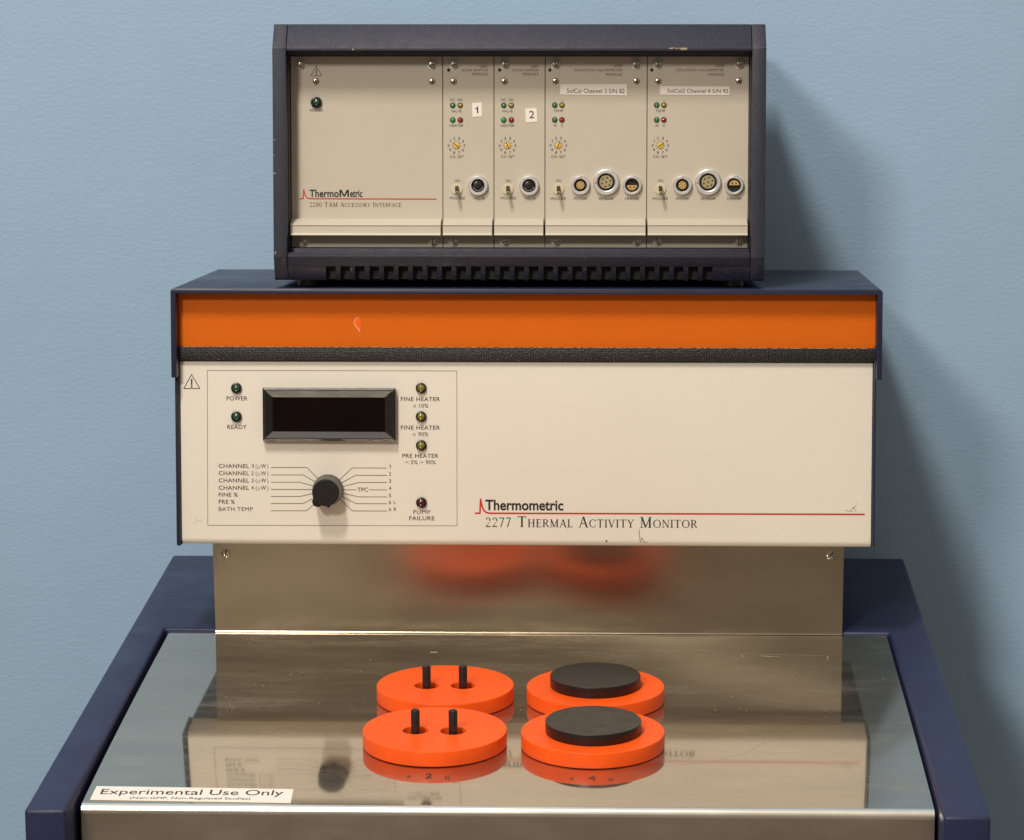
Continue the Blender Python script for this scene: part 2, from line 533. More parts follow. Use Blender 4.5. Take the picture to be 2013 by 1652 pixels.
GL = {
 'I': (st(.17)+sf(.17, 0)+sf(.17, .96), .34),
 'T': (st(.38)+sf(.38, 0)+hb(.04, .72, .975)+st(.06, .80, .97, .04)+st(.70, .80, .97, .04), .76),
 'H': (st(.17)+st(.66)+hb(.17, .66, .52)+sf(.17, 0)+sf(.17, .96)+sf(.66, 0)+sf(.66, .96), .83),
 'E': (st(.17)+hb(.02, .55, .975)+hb(.17, .46, .52)+hb(.02, .58, .025)+st(.55, .80, .97, .04)+st(.58, .03, .22, .04)+st(.46, .43, .61, .035), .64),
 'F': (st(.17)+hb(.02, .55, .975)+hb(.17, .44, .52)+sf(.17, 0)+st(.55, .80, .97, .04)+st(.44, .43, .61, .035), .58),
 'L': (st(.17)+sf(.17, .96)+hb(.02, .56, .025)+st(.56, .03, .24, .04), .60),
 'R': (st(.17)+sf(.17, 0)+sf(.17, .96)+hb(.17, .36, .975)+hb(.17, .36, .50)+arc(.36, .74, .24, .26, -90, 90)+dg((.66, 0), (.36, .50), TH)+sf(.68, 0, .07), .74),
 'M': (st(.15, w=TN)+dg((.47, 0.02), (.15, 1), TH)+dg((.47, .02), (.80, 1), TN)+st(.80)+sf(.15, 0)+sf(.80, 0)+sf(.11, .96, .1)+sf(.84, .96, .11), .98),
 'A': (dg((.10, 0), (.38, 1), TN)+dg((.66, 0), (.38, 1), TH)+hb(.18, .56, .34)+sf(.10, 0, .11)+sf(.67, 0, .13), .77),
 'C': (arc(.42, .5, .40, .51, 48, 312)+st(.69, .70, .95, .045)+st(.69, .10, .28, .035), .76),
 'V': (dg((.38, 0), (.10, 1), TH)+dg((.38, 0), (.66, 1), TN)+sf(.10, .96, .13)+sf(.66, .96, .11), .76),
 'Y': (dg((.36, .46), (.10, 1), TH)+dg((.36, .46), (.62, 1), TN)+st(.36, 0, .48)+sf(.36, 0)+sf(.10, .96, .12)+sf(.63, .96, .1), .73),
 'O': (arc(.44, .5, .42, .51, 0, 360, n=36), .88),
 'N': (st(.15, w=TN)+dg((.70, 0), (.15, 1), TH)+st(.70, w=TN)+sf(.15, 0)+sf(.70, .96)+sf(.12, .96, .1), .85),
 'S': (arc(.26, .75, .21, .26, 30, 270, .10)+arc(.26, .25, .23, .27, 90, -150, .10)+st(.45, .74, .95, .04)+st(.05, .06, .27, .04), .52),
 '2': (arc(.26, .74, .22, .26, 170, -25, .11)+[('q', [(.42, .60), (.47, .66), (.14, .06), (.04, .03)])]+hb(.03, .50, .045, .09), .54),
 '7': (hb(.05, .50, .955, .09)+[('q', [(.43, .95), (.50, .95), (.24, 0), (.15, 0)])], .54),
 '8': (arc(.27, .75, .19, .25, 0, 360, .09, n=28)+arc(.27, .26, .23, .27, 0, 360, .10, n=28), .54),
 '0': (arc(.27, .5, .24, .51, 0, 360, .10, n=30), .54),
}
def serif(mb, F, parts, x0, x1, ybase, ycap, ratio, m, pv=0.0, dig=0.88):
    """parts: characters; upper case full height, lower case as small capitals"""
    adv = 0.0; items = []
    for ch in parts:
        if ch == ' ':
            adv += 0.42; continue
        small = ch.islower()
        k = ratio if small else (dig if ch.isdigit() else 1.0)
        gl, wd = GL[ch.upper()]
        items.append((gl, adv, k))
        adv += (wd+0.07)*k
    u0, _ = onv(F, x0, ybase, pv); u1, _ = onv(F, x1, ybase, pv)
    _, w0 = onv(F, (x0+x1)/2, ybase, pv); _, w1 = onv(F, (x0+x1)/2, ycap, pv)
    sx = (u1-u0)/adv; sy = (w1-w0)
    n = 0
    for gl, a, k in items:
        for _, q in gl:
            n += 1
            mb.poly([(u0+(a+x*k)*sx, w0+y*k*sy) for x, y in q], m, v=pv-0.00012-0.000003*(n % 9))

# ------------------------------------------------------------------ wall
mb = MB()
YW = 0.245
mb.face([(-1.6, YW, -1.2), (1.6, YW, -1.2), (1.6, YW, 1.8), (-1.6, YW, 1.8)], M_wall)
tag(link('wall', mb.mesh('wall')), 'pale blue painted wall with a fine rough texture', None, kind='structure')

# ------------------------------------------------------------------ the calorimeter cabinet
mon = bpy.data.objects.new('calorimeter', None)
col.objects.link(mon)
mon.empty_display_size = 0.1
mon.matrix_basis = T(-0.07, -0.19, -0.75)
WM[mon.name] = mon.matrix_basis.copy()
tag(mon, 'large navy lab calorimeter with polished steel top and cream control panel under an orange band', 'lab instrument')

ZF = 0.0022
xtl, ytl, _ = ontop(150, 1579)
xtr, ytr, _ = ontop(1842, 1601)
YF = (ytl+ytr)/2
XL, XR = -0.3174, 0.1731
FL = onz(48, 1591, ZF)[0]; FR = onz(1949, 1608, ZF)[0]
FYF = (onz(48, 1591, ZF)[1]+onz(1949, 1608, ZF)[1])/2
FYB = 0.208
# navy cabinet: one shell, U-shaped rim round the steel top
mb = MB()
gap = 0.0022
gapl = 0.0034
U = [(FL, FYF), (XL-gapl, FYF), (XL-gapl, 0.0016), (XR+gap, 0.0016), (XR+gap, FYF), (FR, FYF), (FR, FYB), (FL, FYB)]
lo_ = [mb.bm.verts.new((x, y, -0.75)) for x, y in U]
hi_ = [mb.bm.verts.new((x, y, ZF)) for x, y in U]
fs_ = [mb.bm.faces.new(hi_), mb.bm.faces.new(lo_[::-1])]
for i in range(8):
    j = (i+1) % 8
    fs_.append(mb.bm.faces.new([lo_[i], lo_[j], hi_[j], hi_[i]]))
for f in fs_:
    f.material_index = mb.mi(M_blue)
bmesh.ops.recalc_face_normals(mb.bm, faces=fs_)
mb.bevel(fs_, 0.0022, 3)
mb.box((XL-gapl+0.0002, YF+0.02, -0.75), (XR+gap-0.0002, 0.001, -0.02), M_inner)
link('cabinet', mb.mesh('cabinet'), WORLD, mon)

# steel top: shallow dished sheet with a rolled front edge
mb = MB()
N = 60
NX = 8
RF = 0.0046
prof = []
for i in range(N+1):
    y = (YF+RF)*i/N
    prof.append((y, ztop(y)))
for d_ in (0.0008, 0.0003):
    prof.insert(len(prof)-1, (YF+RF+d_, ztop(YF+RF+d_)))
N += 2
zfr = ztop(YF+RF)
for i in range(1, 9):
    a = R(90*i/8)
    prof.append((YF+RF-RF*math.sin(a), zfr-RF*(1-math.cos(a))))
prof.append((YF, zfr-RF-0.0004))
grid = [[mb.bm.verts.new((XL+(XR-XL)*k/NX, y, z)) for k in range(NX+1)] for y, z in prof]
for i in range(len(prof)-1):
    for k in range(NX):
        f = mb.bm.faces.new([grid[i][k], grid[i+1][k], grid[i+1][k+1], grid[i][k+1]])
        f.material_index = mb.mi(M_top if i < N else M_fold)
# thin turned-down side edges
for k, s_ in ((0, 1), (NX, -1)):
    for i in range(len(prof)-1):
        a, c = grid[i][k].co, grid[i+1][k].co
        q = [a, c, c-Vector((0, 0, 0.012)), a-Vector((0, 0, 0.012))]
        mb.face([tuple(p) for p in (q if s_ > 0 else q[::-1])], M_inner if i < N else M_fold)
top = link('steel_top', mb.mesh('steel_top', 60), WORLD, mon)
# apron below the rolled edge
mb = MB()
mb.box((XL, YF+0.00005, -0.70), (XR, YF+0.003, zfr-RF-0.0003), M_apron, 0.0)
link('front_apron', mb.mesh('front_apron'), WORLD, mon)

# back plate
PXL, PXR = -0.2856, 0.1430
LEAN = Matrix.Rotation(R(4.0), 4, 'X')
mb = MB()
pp = [(0.0012, 0.0004), (0.0012, 0.088), (0.0, 0.088)]
for i in range(0, 7):
    a = R(90*i/6)
    pp.append((-0.0026+0.0026*math.cos(a), 0.0030-0.0026*math.sin(a)))
pp = [(0.0012, 0.0004), (0.0012, 0.088), (0.0, 0.088), (0.0, 0.0018), (-0.00012, 0.0012), (-0.0004, 0.0007), (-0.0008, 0.00038), (-0.0014, 0.00028)]
mb.prism(pp, PXL, PXR, M_plate)
back = link('back_plate', mb.mesh('back_plate', 40), LEAN, mon)
mb = MB()
mb.box((PXL+0.001, 0.0070, ZF+0.0006), (PXR-0.001, 0.16, 0.075), M_blue)
link('neck', mb.mesh('neck'), WORLD, mon)

def slot_screw(r, rot, m=M_screw):
    q = MB()
    q.lathe([(r*0.99, 0), (r, 0.0005), (r*0.82, 0.0009), (r*0.4, 0.00105), (r*0.05, 0.0011)], m, n=28)
    c, s = math.cos(rot), math.sin(rot)
    hw = r*0.13; L = r*0.93
    q.poly([(c*a-s*b_, s*a+c*b_) for a, b_ in ((-L, -hw), (L, -hw), (L, hw), (-L, hw))], M_hole, v=-0.00116)
    return q.mesh('screw')
for (x, y, a) in ((444, 1088, 80), (1632, 1091, 40)):
    u, w = onv(LEAN, x, y, 0.0)
    link('screw', slot_screw(0.0032, R(a)), LEAN @ T(u, 0.0, w), back)

# ---- tilted control head
HL, HR, HH = -0.30313, 0.15908, 0.12412
CZ = 0.17332
CVF, CVB = -0.012, 0.2155
CL, CR_ = onv(HEAD, 335.5, 640, CVF)[0], onv(HEAD, 1735, 640, CVF)[0]
mb = MB()
mb.prism([(0.0010, 0.0015), (0.205, 0.0015+0.1*0.205), (0.205, CZ-0.0045), (0.0010, CZ-0.0045)], HL-0.0030, HR+0.0022, M_cover, 0.0012)
# cheek plates whose dark edges frame the panel
mb.box((HL-0.0034, -0.0030, -0.0008), (HL-0.0004, 0.030, 0.1352), M_inner, 0.0010)
mb.box((HR+0.0004, -0.0024, -0.0002), (HR+0.0026, 0.030, 0.1352), M_inner, 0.0010)
head = link('control_housing', mb.mesh('control_housing'), HEAD, mon)
# cover: folded sheet, sides hanging down with a slanting lower edge
mb = MB()
th = 0.0036
FB = onv(HEAD, 337, 743, CVF)[1]
prof = [(CL, FB), (CL, CZ-0.002), (CL+0.0007, CZ-0.0007), (CL+0.002, CZ), (CR_-0.002, CZ), (CR_-0.0007, CZ-0.0007), (CR_, CZ-0.002), (CR_, FB),
        (CR_-th, FB), (CR_-th, CZ-th), (CL+th, CZ-th), (CL+th, FB)]
mb.plate(prof, CVF, CVB, M_cover, 0.0005, 2)
cover = link('cover', mb.mesh('cover'), HEAD, mon)

# orange band
u0, w0 = onv(HEAD, 346, 684); u1, _ = onv(HEAD, 1725, 684)
mb = MB()
mb.box((CL+th+0.0002, -0.0004, w0), (CR_-th-0.0002, 0.0008, CZ-th-0.0003), M_orange)
band = link('orange_band', mb.mesh('orange_band'), HEAD, mon)
mb = MB()
ch = [onv(HEAD, *p, -0.0004) for p in ((696, 637), (697.5, 629), (701, 625.5), (705, 624.8), (708.5, 627.5), (710, 636), (710, 644), (708, 652))]
chip_m = paint('bright_scuff', (0.92, 0.13, 0.012), 0.25, 0.03, 100)
chip_e = paint('pale_scuff_edge', (0.85, 0.62, 0.50), 0.4, 0.03, 100)
mb.poly(ch[::-1], chip_m, v=-0.00055)
mb.ribbon(ch[:4], 0.00028, chip_e, v=-0.00065)
mb.ribbon([ch[7], ch[0]], 0.0004, chip_e, v=-0.00065)
tag(link('paint_chip', mb.mesh('paint_chip'), HEAD, band), 'bright red-orange chip in the orange band')

# woven strip
w1 = onv(HEAD, 1000, 683.5, -0.003)[1]; w2 = onv(HEAD, 1000, 710, -0.003)[1]
su0 = onv(HEAD, 351, 697, -0.003)[0]; su1 = onv(HEAD, 1722, 697, -0.003)[0]
mb = MB()
mb.box((su0, -0.0032, w2), (su1, -0.0008, w1), M_strip, 0.0007, 2)
strip = link('woven_strip', mb.mesh('woven_strip'), HEAD, mon)
M_fray = paint('pale_frayed_edge', (0.26, 0.22, 0.18), 0.6, 0.3, 200)
mb = MB()
u_ = su0+0.004
while u_ < su1-0.006:
    L_ = random.uniform(0.001, 0.007)
    mb.box((u_, -0.0036, w1-0.0003), (u_+L_, -0.0028, w1+0.0001), M_fray)
    u_ += L_+random.uniform(0.0004, 0.0035)
tag(link('frayed_edge', mb.mesh('frayed_edge'), HEAD, strip), kind='stuff')

# cream front panel with rolled top and bottom edges
rb, rt = 0.0045, 0.0018
HT = w2-0.0004
prof = []
for i in range(9):
    a = R(90*i/8)
    prof.append((rb-rb*math.sin(a), rb-rb*math.cos(a)))
for i in range(7):
    a = R(90*i/6)
    prof.append((rt-rt*math.cos(a), HT-rt+rt*math.sin(a)))
prof += [(0.012, HT), (0.012, HT-0.002), (0.006, HT-0.002), (0.006, 0.003), (0.0285, 0.0040), (0.0285, 0.0)]
mb = MB()
a_ = [mb.bm.verts.new((HL, p[0], p[1])) for p in prof]
c_ = [mb.bm.verts.new((HR, p[0], p[1])) for p in prof]
for i in range(len(prof)):
    j = (i+1) % len(prof)
    mb.bm.faces.new([a_[j], a_[i], c_[i], c_[j]]).material_index = mb.mi(M_cream)
mb.bm.faces.new(a_).material_index = 0
mb.bm.faces.new(c_[::-1]).material_index = 0
bmesh.ops.recalc_face_normals(mb.bm, faces=mb.bm.faces[:])
panel = link('front_panel', mb.mesh('front_panel', 28), HEAD, mon)

# printing on the front panel
mb = MB()
def H(x, y): return onv(HEAD, x, y)
def tri(mb, F, ap, bl, br, m, lw):
    P = [onv(F, *ap), onv(F, *bl), onv(F, *br), onv(F, *ap)]
    mb.ribbon(P, lw, m)
    a = onv(F, ap[0]+0.3, ap[1]+(bl[1]-ap[1])*0.34); c = onv(F, ap[0]+0.3, ap[1]+(bl[1]-ap[1])*0.74)
    mb.ribbon([a, c], lw*1.9, m, v=-0.00013)
    mb.disc(onv(F, ap[0]+0.3, ap[1]+(bl[1]-ap[1])*0.87), lw*1.25, m, v=-0.00014, n=12)
tri(mb, HEAD, (376.5, 736.5), (361.5, 764), (393, 764), M_ink, 0.0005)
rc = [H(407.5, 728.5), H(898, 729.5), H(898.5, 1034), H(408.5, 1033), H(407.5, 728.5)]
mb.ribbon(rc, 0.00032, M_line_ink)
capt = [('POWER', 445.5, 486.5, 787.5, 779.5), ('READY', 447, 485, 843.5, 835.5),
        ('FINE HEATER', 788, 865, 788.8, 781), ('FINE HEATER', 788, 865, 844.8, 837), ('PRE HEATER', 791, 862, 900.2, 892.5),
        ('PUMP', 812.5, 846, 1010.8, 1003), ('FAILURE', 804.5, 854, 1023, 1015.2),
        ('FINE %', 430, 467.5, 976.5, 969), ('PRE %', 430, 461.5, 990.6, 983), ('BATH TEMP', 430, 497, 1004.8, 997.2)]
for t, a, c, yb, yc in capt:
    px_text(mb, HEAD, t, a, c, yb, yc, M_ink, bold=0.0 if 'M' in t else 0.008, spacing=1.06)
px_text(mb, HEAD, '10%', 824, 842, 801.5, 794, M_ink)
px_text(mb, HEAD, '90%', 822, 842, 857.6, 850, M_ink)
px_text(mb, HEAD, '5%', 807.5, 821, 912.8, 905.2, M_ink)
px_text(mb, HEAD, '90%', 837, 856.5, 912.8, 905.2, M_ink)
px_text(mb, HEAD, '\u2264', 812, 818, 801.5, 794, M_grey_ink)
px_text(mb, HEAD, '\u2265', 811.5, 817.5, 857.6, 850, M_grey_ink)
px_text(mb, HEAD, '<', 796, 803.5, 912.5, 905.5, M_grey_ink)
px_text(mb, HEAD, '>', 825, 833, 912.5, 905.5, M_grey_ink)
for i, y in enumerate((920.2, 934.4, 948.6, 963)):
    px_text(mb, HEAD, 'CHANNEL', 430, 490, y, y-7.7, M_ink, bold=0.008, spacing=1.06)
    px_text(mb, HEAD, str(i+1), 494.5, 498.5, y, y-7.5, M_ink, bold=0.008)
    px_text(mb, HEAD, '(', 502.5, 505, y, y-7.5, M_ink)
    px_text(mb, HEAD, '\u03bc', 506.5, 511.5, y, y-7.5, M_grey_ink)
    px_text(mb, HEAD, 'W', 513, 523, y, y-7.5, M_ink, bold=0.008)
    px_text(mb, HEAD, ')', 525, 527.5, y, y-7.5, M_ink)
yl = (919.3, 934, 948.2, 962.5, 976.3, 990.2, 1004.4)
tl = (603, 596, 588.5, 600, 590, 596, 602.5)
el = ((626, 942), (620.5, 948), (615.5, 955.5), (613.5, 962.6), (614.5, 970.5), (618, 979), (621, 988.5))
yr = (920.2, 934.7, 948.6, 963.2, 977, 990.4, 1004.7)
tr = (692.5, 699, 706, 690, 704.5, 700, 693)
er = ((667, 944), (672, 949), (675, 956.5), (675.5, 963), (675, 970), (672.5, 976.5), (668.5, 982))
for i in range(7):
    mb.ribbon([H(533, yl[i]), H(tl[i], yl[i]), H(*el[i])], 0.00042, M_line_ink)
    if i == 3:
        mb.ribbon([H(*er[i]), H(700.5, yr[i])], 0.00042, M_line_ink)
        mb.ribbon([H(726, yr[i]), H(760.5, yr[i]+.2)], 0.00042, M_line_ink)
    else:
        mb.ribbon([H(*er[i]), H(tr[i], yr[i]), H(760.5, yr[i]+.2)], 0.00042, M_line_ink)
px_text(mb, HEAD, 'TPC', 702.5, 724, 966.5, 959, M_ink, bold=0.006)
for t, y in zip(('1', '2', '3', '4', '5'), (920.9, 935.5, 949.4, 963.6, 977.6)):
    px_text(mb, HEAD, t, 764.5 if t != '1' else 765, 769 if t != '1' else 768, y, y-7.2, M_ink)
px_text(mb, HEAD, '6', 764.5, 769, 991, 983.8, M_ink); px_text(mb, HEAD, 'L', 774, 778, 991, 983.8, M_ink)
px_text(mb, HEAD, '6', 764.5, 769, 1005, 997.8, M_ink); px_text(mb, HEAD, 'R', 774, 779.5, 1005, 997.8, M_ink)
# stray pencil mark and scuffs
for P in ([(1256.5, 1040.5), (1257, 1050), (1258, 1064)], [(1259, 1066), (1261.6, 1057), (1265.5, 1065.5), (1272, 1068)]):
    mb.ribbon([H(*p) for p in P], 0.00035, M_line_ink)
mb.disc(H(1192, 1064), 0.0007, M_line_ink, n=9)
for P in ([(1661, 1003), (1667, 1005)], [(1669, 1006), (1676, 1005)], [(1672, 1003), (1684, 994)], [(1677, 997), (1683, 1006)]):
    mb.ribbon([H(*p) for p in P], 0.0004, M_grey_ink)
for k in range(26):
    mb.disc(H(384+random.gauss(0, 7), 1025+random.gauss(0, 4)), random.uniform(.0001, .00025), M_grey_ink, n=6)
for k in range(40):
    mb.disc(H(random.uniform(365, 1705), random.uniform(725, 1060)), random.uniform(.0001, .00028), M_grey_ink, n=6)
link('lettering', mb.mesh('lettering'), HEAD, panel)
# trademark line and names
def logo(F, word, xs, x_line, x_end, wx0, wx1, wbase, wcap, lw, bold=0.024):
    """xs: foot left x, rise x, peak y, base y"""
    fx, rx, py_, by = xs
    mb = MB()
    def A(x, y): return onv(F, x, y)
    pts = [(fx, by), (rx, by), (rx+1.2, py_)]
    n = 12
    for i in range(1, n+1):
        t = i/n
        pts.append((rx+1.2+(x_line-rx)*t, by-(by-py_)*math.exp(-4.2*t)*(1-t)))
    pts.append((x_end, by+(x_end-fx)*0.003))
    mb.ribbon([A(*p) for p in pts], lw, M_red_ink)
    if word == 'ThermoMetric':
        px_text(mb, F, 'Thermo', wx0+1, 666, wbase, wcap, M_black_ink, bold=0.022)
        px_text(mb, F, 'etric', 688, wx1-0.5, wbase, wcap, M_black_ink, bold=0.022)
        a = onv(F, 667.3, wbase); c = onv(F, 686, wcap)
        W_, H_ = c[0]-a[0], c[1]-a[1]
        for n_, q in enumerate(([(0, 0), (.17, 0), (.17, 1), (0, 1)], [(.83, 0), (1, 0), (1, 1), (.83, 1)],
                                [(0.04, 1), (.24, 1), (.58, .05), (.42, .05)], [(.76, 1), (.96, 1), (.58, .05), (.42, .05)])):
            mb.poly([(a[0]+x*W_, a[1]+y*H_) for x, y in q], M_black_ink, v=-0.00012-0.000004*n_)
    else:
        px_text(mb, F, word, wx0, wx1, wbase, wcap, M_black_ink, bold=bold, spacing=1.0)
    return mb
mb = logo(HEAD, 'Thermometric', (934, 943.5, 981.5, 1009.3), 966, 1699, 954, 1107.5, 1003, 983.5, 0.0011)
serif(mb, HEAD, '2277 Thermal Activity Monitor', 954, 1372, 1037, 1016, 0.74, M_black_ink)
link('maker_lettering', mb.mesh('maker_lettering'), HEAD, panel)

# indicator lamps
def led_mesh(r, rb_, m, big):
    q = MB()
    if big:
        q.lathe([(rb_*0.98, 0), (rb_, 0.0008), (rb_*0.93, 0.0021), (rb_*0.74, 0.0023), (r*1.02, 0.0012)], M_blk, n=36, caps=False)
        pr = [(r*1.02*math.cos(R(a)), 0.0012+r*0.72*math.sin(R(a))) for a in range(0, 89, 8)]
    else:
        q.lathe([(rb_, 0), (rb_, 0.0002), (r*1.0, 0.00025)], M_hole, n=28, caps=False)
        pr = [(r*math.cos(R(a)), 0.0002+r*0.8*math.sin(R(a))) for a in range(0, 89, 8)]
    q.lathe(pr, m, n=32)
    return q.mesh('lamp')
def put(name, me, F, x, y, parent, pv=0.0, label=None):
    u, w = onv(F, x, y, pv)
    o = link(name, me, F @ T(u, pv, w), parent)
    if label: o['label'] = label
    return o
LG = led_mesh(0.0026, 0.0037, M_green_dark, True)
LY = led_mesh(0.0026, 0.0037, M_yellow_lens, True)
LM = led_mesh(0.0028, 0.0037, M_maroon_lens, True)
for x, y, me, lb in ((465, 763, LG, 'dark green lamp'), (465, 819, LG, 'dark green lamp'), (828, 763, LY, 'olive yellow lamp'),
                     (828, 819, LY, 'olive yellow lamp'), (828.3, 875.5, LY, 'olive yellow lamp'), (828.5, 988, LM, 'dark red lamp')):
    put('indicator_lamp', me, HEAD, x, y, panel, label=lb)

# display: bevelled black frame with a recessed red-black window
mb = MB()
def rect(x0, y0, x1, y1, v):
    a = onv(HEAD, x0, y0, v); c = onv(HEAD, x1, y1, v)
    return [(a[0], v, c[1]), (c[0], v, c[1]), (c[0], v, a[1]), (a[0], v, a[1])]
rings = [rect(516.5, 762.5, 777, 866.5, 0.0), rect(516, 762, 777.5, 868, -0.0058), rect(519.5, 766.3, 774, 863.5, -0.0067),
         rect(521.5, 768, 772.5, 862, -0.0067), rect(535.5, 781, 757, 849.5, -0.0035)]
for k in range(4):
    for i in range(4):
        j = (i+1) % 4
        mb.face([rings[k][i], rings[k][j], rings[k+1][j], rings[k+1][i]], M_bez)
bmesh.ops.remove_doubles(mb.bm, verts=mb.bm.verts[:], dist=1e-6)
bmesh.ops.recalc_face_normals(mb.bm, faces=mb.bm.faces[:])
link('display_frame', mb.mesh('display_frame', 15), HEAD, panel)
mb = MB()
mb.face(rect(535, 780.5, 757.5, 850, -0.0034), M_glass)
link('display_window', mb.mesh('display_window'), HEAD, panel)

# selector knob
mb = MB()
u, w = onv(HEAD, 645, 962.8)
r1, r2 = 0.0103, 0.0086
mb.lathe([(r1, 0.0004), (r1, 0.0028), (r1*0.985, 0.0034), (r2*1.06, 0.0165, M_skirt), (r2*1.03, 0.0178, M_knob), (r2*0.97, 0.0182, M_knob), (0.0005, 0.0182, M_knob)], M_knob, n=64)
a = R(228)
c, s = math.cos(a), math.sin(a)
def pt(al, ac): return (c*al-s*ac, s*al+c*ac)
mb.plate([pt(r2*0.6, -0.0042), pt(r1*1.02, -0.0030), pt(r1*1.15, -0.0006), pt(r1*1.15, 0.0006), pt(r1*1.02, 0.0030), pt(r2*0.6, 0.0042)], -0.0172, -0.0010, M_knob, 0.0004)
mb.lathe([(0.0012, 0.001), (0.0012, 0.004), (0.0009, 0.0043)], M_knob, c=(0.0005, -r1-0.0002), n=14)
link('selector_knob', mb.mesh('selector_knob'), HEAD @ T(u, 0, w), panel)

# ------------------------------------------------------------------ notice sticker and engraved marks on the steel top
def topframe(px, py):
    """frame lying on the dished top: u right, w away from the viewer"""
    x, y, z = ontop(px, py)
    sl = math.atan(0.30*y*y)
    return T(x, y, z+0.0002) @ Matrix.Rotation(sl, 4, 'X') @ Matrix.Rotation(R(-90), 4, 'X')
cs = [ontop(*p) for p in ((177, 1573.5), (571.5, 1580), (577, 1553), (190, 1547))]
ctr = Vector([sum(p[i] for p in cs)/4 for i in range(3)])
FS = T(*ctr) @ Matrix.Rotation(math.atan(0.30*ctr.y**2), 4, 'X') @ Matrix.Rotation(R(-90), 4, 'X')
FSI = FS.inverted()
L = [FSI @ Vector(p) for p in cs]
mb = MB()
sq = [(p.x, p.z) for p in L]
mb.plate(sq, -0.00045, -0.00015, M_sticker)
stk = tag(link('notice_sticker', mb.mesh('notice_sticker'), FS, mon), 'white notice sticker at the front left corner')
mb = MB()
def on_sticker(px, py):
    return onv(FS, px, py, -0.00045)
px_text(mb, FS, 'Experimental Use Only', 196, 556, 1562.8, 1552.8, M_black_ink, pv=-0.00045, bold=0.0)
px_text(mb, FS, '(Non-GMP, Non-Regulated Studies)', 254, 492, 1571.6, 1567.6, M_ink, pv=-0.00045)
link('lettering', mb.mesh('lettering'), FS, stk)
M_engr = paint('worn_engraving_paint', (0.07, 0.05, 0.04), 0.5, 0.2, 400)
mb = MB()
for t, x, y, hw, hh in (('A', 803, 1528, 4, 4), ('2', 842, 1529, 6.5, 8.5), ('B', 879, 1530, 4.5, 4), ('A', 1124, 1532, 4, 4), ('4', 1164, 1533, 7, 8.5), ('B', 1201, 1533.5, 4.5, 4)):
    F = topframe(x, y)
    q = MB()
    u0 = onv(F, x-hw, y)[0]; u1 = onv(F, x+hw, y)[0]
    w0 = onv(F, x, y+0.5)[1]; w1 = onv(F, x, y-hh)[1]
    vs, fs = text_geo(t, 0.0)
    x0 = min(p[0] for p in vs); x1 = max(p[0] for p in vs)
    mb.add_mesh([tuple(F @ Vector((u0+(p[0]-x0)/(x1-x0)*(u1-u0), -0.00012, w0+p[1]/CAP*(w1-w0)))) for p in vs], fs, M_engr)
    q.bm.free()
link('engraved_marks', mb.mesh('engraved_marks'), WORLD, top)
# tape outline and scratches left on the steel
mb = MB()
M_scr = paint('scratch_metal', (0.30, 0.26, 0.19), 0.4, 0.1, 300)
M_glue = paint('dried_glue', (0.34, 0.29, 0.17), 0.5, 0.1, 300)
def scratch(P, w, m):
    pts = [ontop(*p) for p in P]
    for k, (p, q) in enumerate(zip(pts[:-1], pts[1:])):
        p = Vector(p); q = Vector(q); d = q-p; d.z = 0
        d.normalize()
        n_ = Vector((-d.y, d.x, 0))*w/2
        up = Vector((0, 0, 0.00012+0.00001*k))
        mb.face([tuple(a+up) for a in (p-n_, q-n_, q+n_, p+n_)], m)
scratch([(1458, 1286), (1626, 1290)], 0.0005, M_glue)
scratch([(1458, 1286), (1460, 1294)], 0.0004, M_glue)
scratch([(1628, 1290), (1626, 1298)], 0.0006, M_glue)
scratch([(1495, 1290), (1520, 1292)], 0.0018, M_glue)
scratch([(1520, 1292), (1534, 1291)], 0.0009, M_glue)
scratch([(1365, 1279), (1389, 1280)], 0.0012, M_glue)
scratch([(846, 1283), (860, 1283)], 0.003, M_glue)
scratch([(1288, 1316), (1305, 1318), (1322, 1321)], 0.0004, M_scr)
scratch([(1462, 1366), (1500, 1374), (1552, 1382)], 0.0004, M_scr)
scratch([(1290, 1508), (1400, 1498), (1470, 1478), (1512, 1455)], 0.00016, M_scr)
for k in range(60):
    x = random.uniform(440, 1640); y = random.choice((random.uniform(1262, 1400), random.uniform(1320, 1400)))
    scratch([(x, y), (x+random.uniform(.8, 2.2), y+random.uniform(-.2, .2))], random.uniform(.0006, .0016), M_glue)
tag(link('scratches', mb.mesh('scratches'), WORLD, top), kind='stuff')

# ------------------------------------------------------------------ four orange plugs
def measure(cx_, yfront_top, half, hgt):
    """centre and radius of a disc from the ends and the front of its upper rim"""
    for _ in range(8):
        pass
    return None
PT = 0.0094
def plug_frame(xl, xr, ymid):
    x, y, z = ontop((xl+xr)/2, ymid)
    z0 = z
    for _ in range(10):
        x, y = onz((xl+xr)/2, ymid, z0+PT)
        z0 = ztop(y)
    xa = onz(xl, ymid, z0+PT)[0]; xb = onz(xr, ymid, z0+PT)[0]
    sl = math.atan(0.30*y*y)
    return T(x, y, z0+0.0004) @ Matrix.Rotation(sl, 4, 'X'), (xb-xa)/2

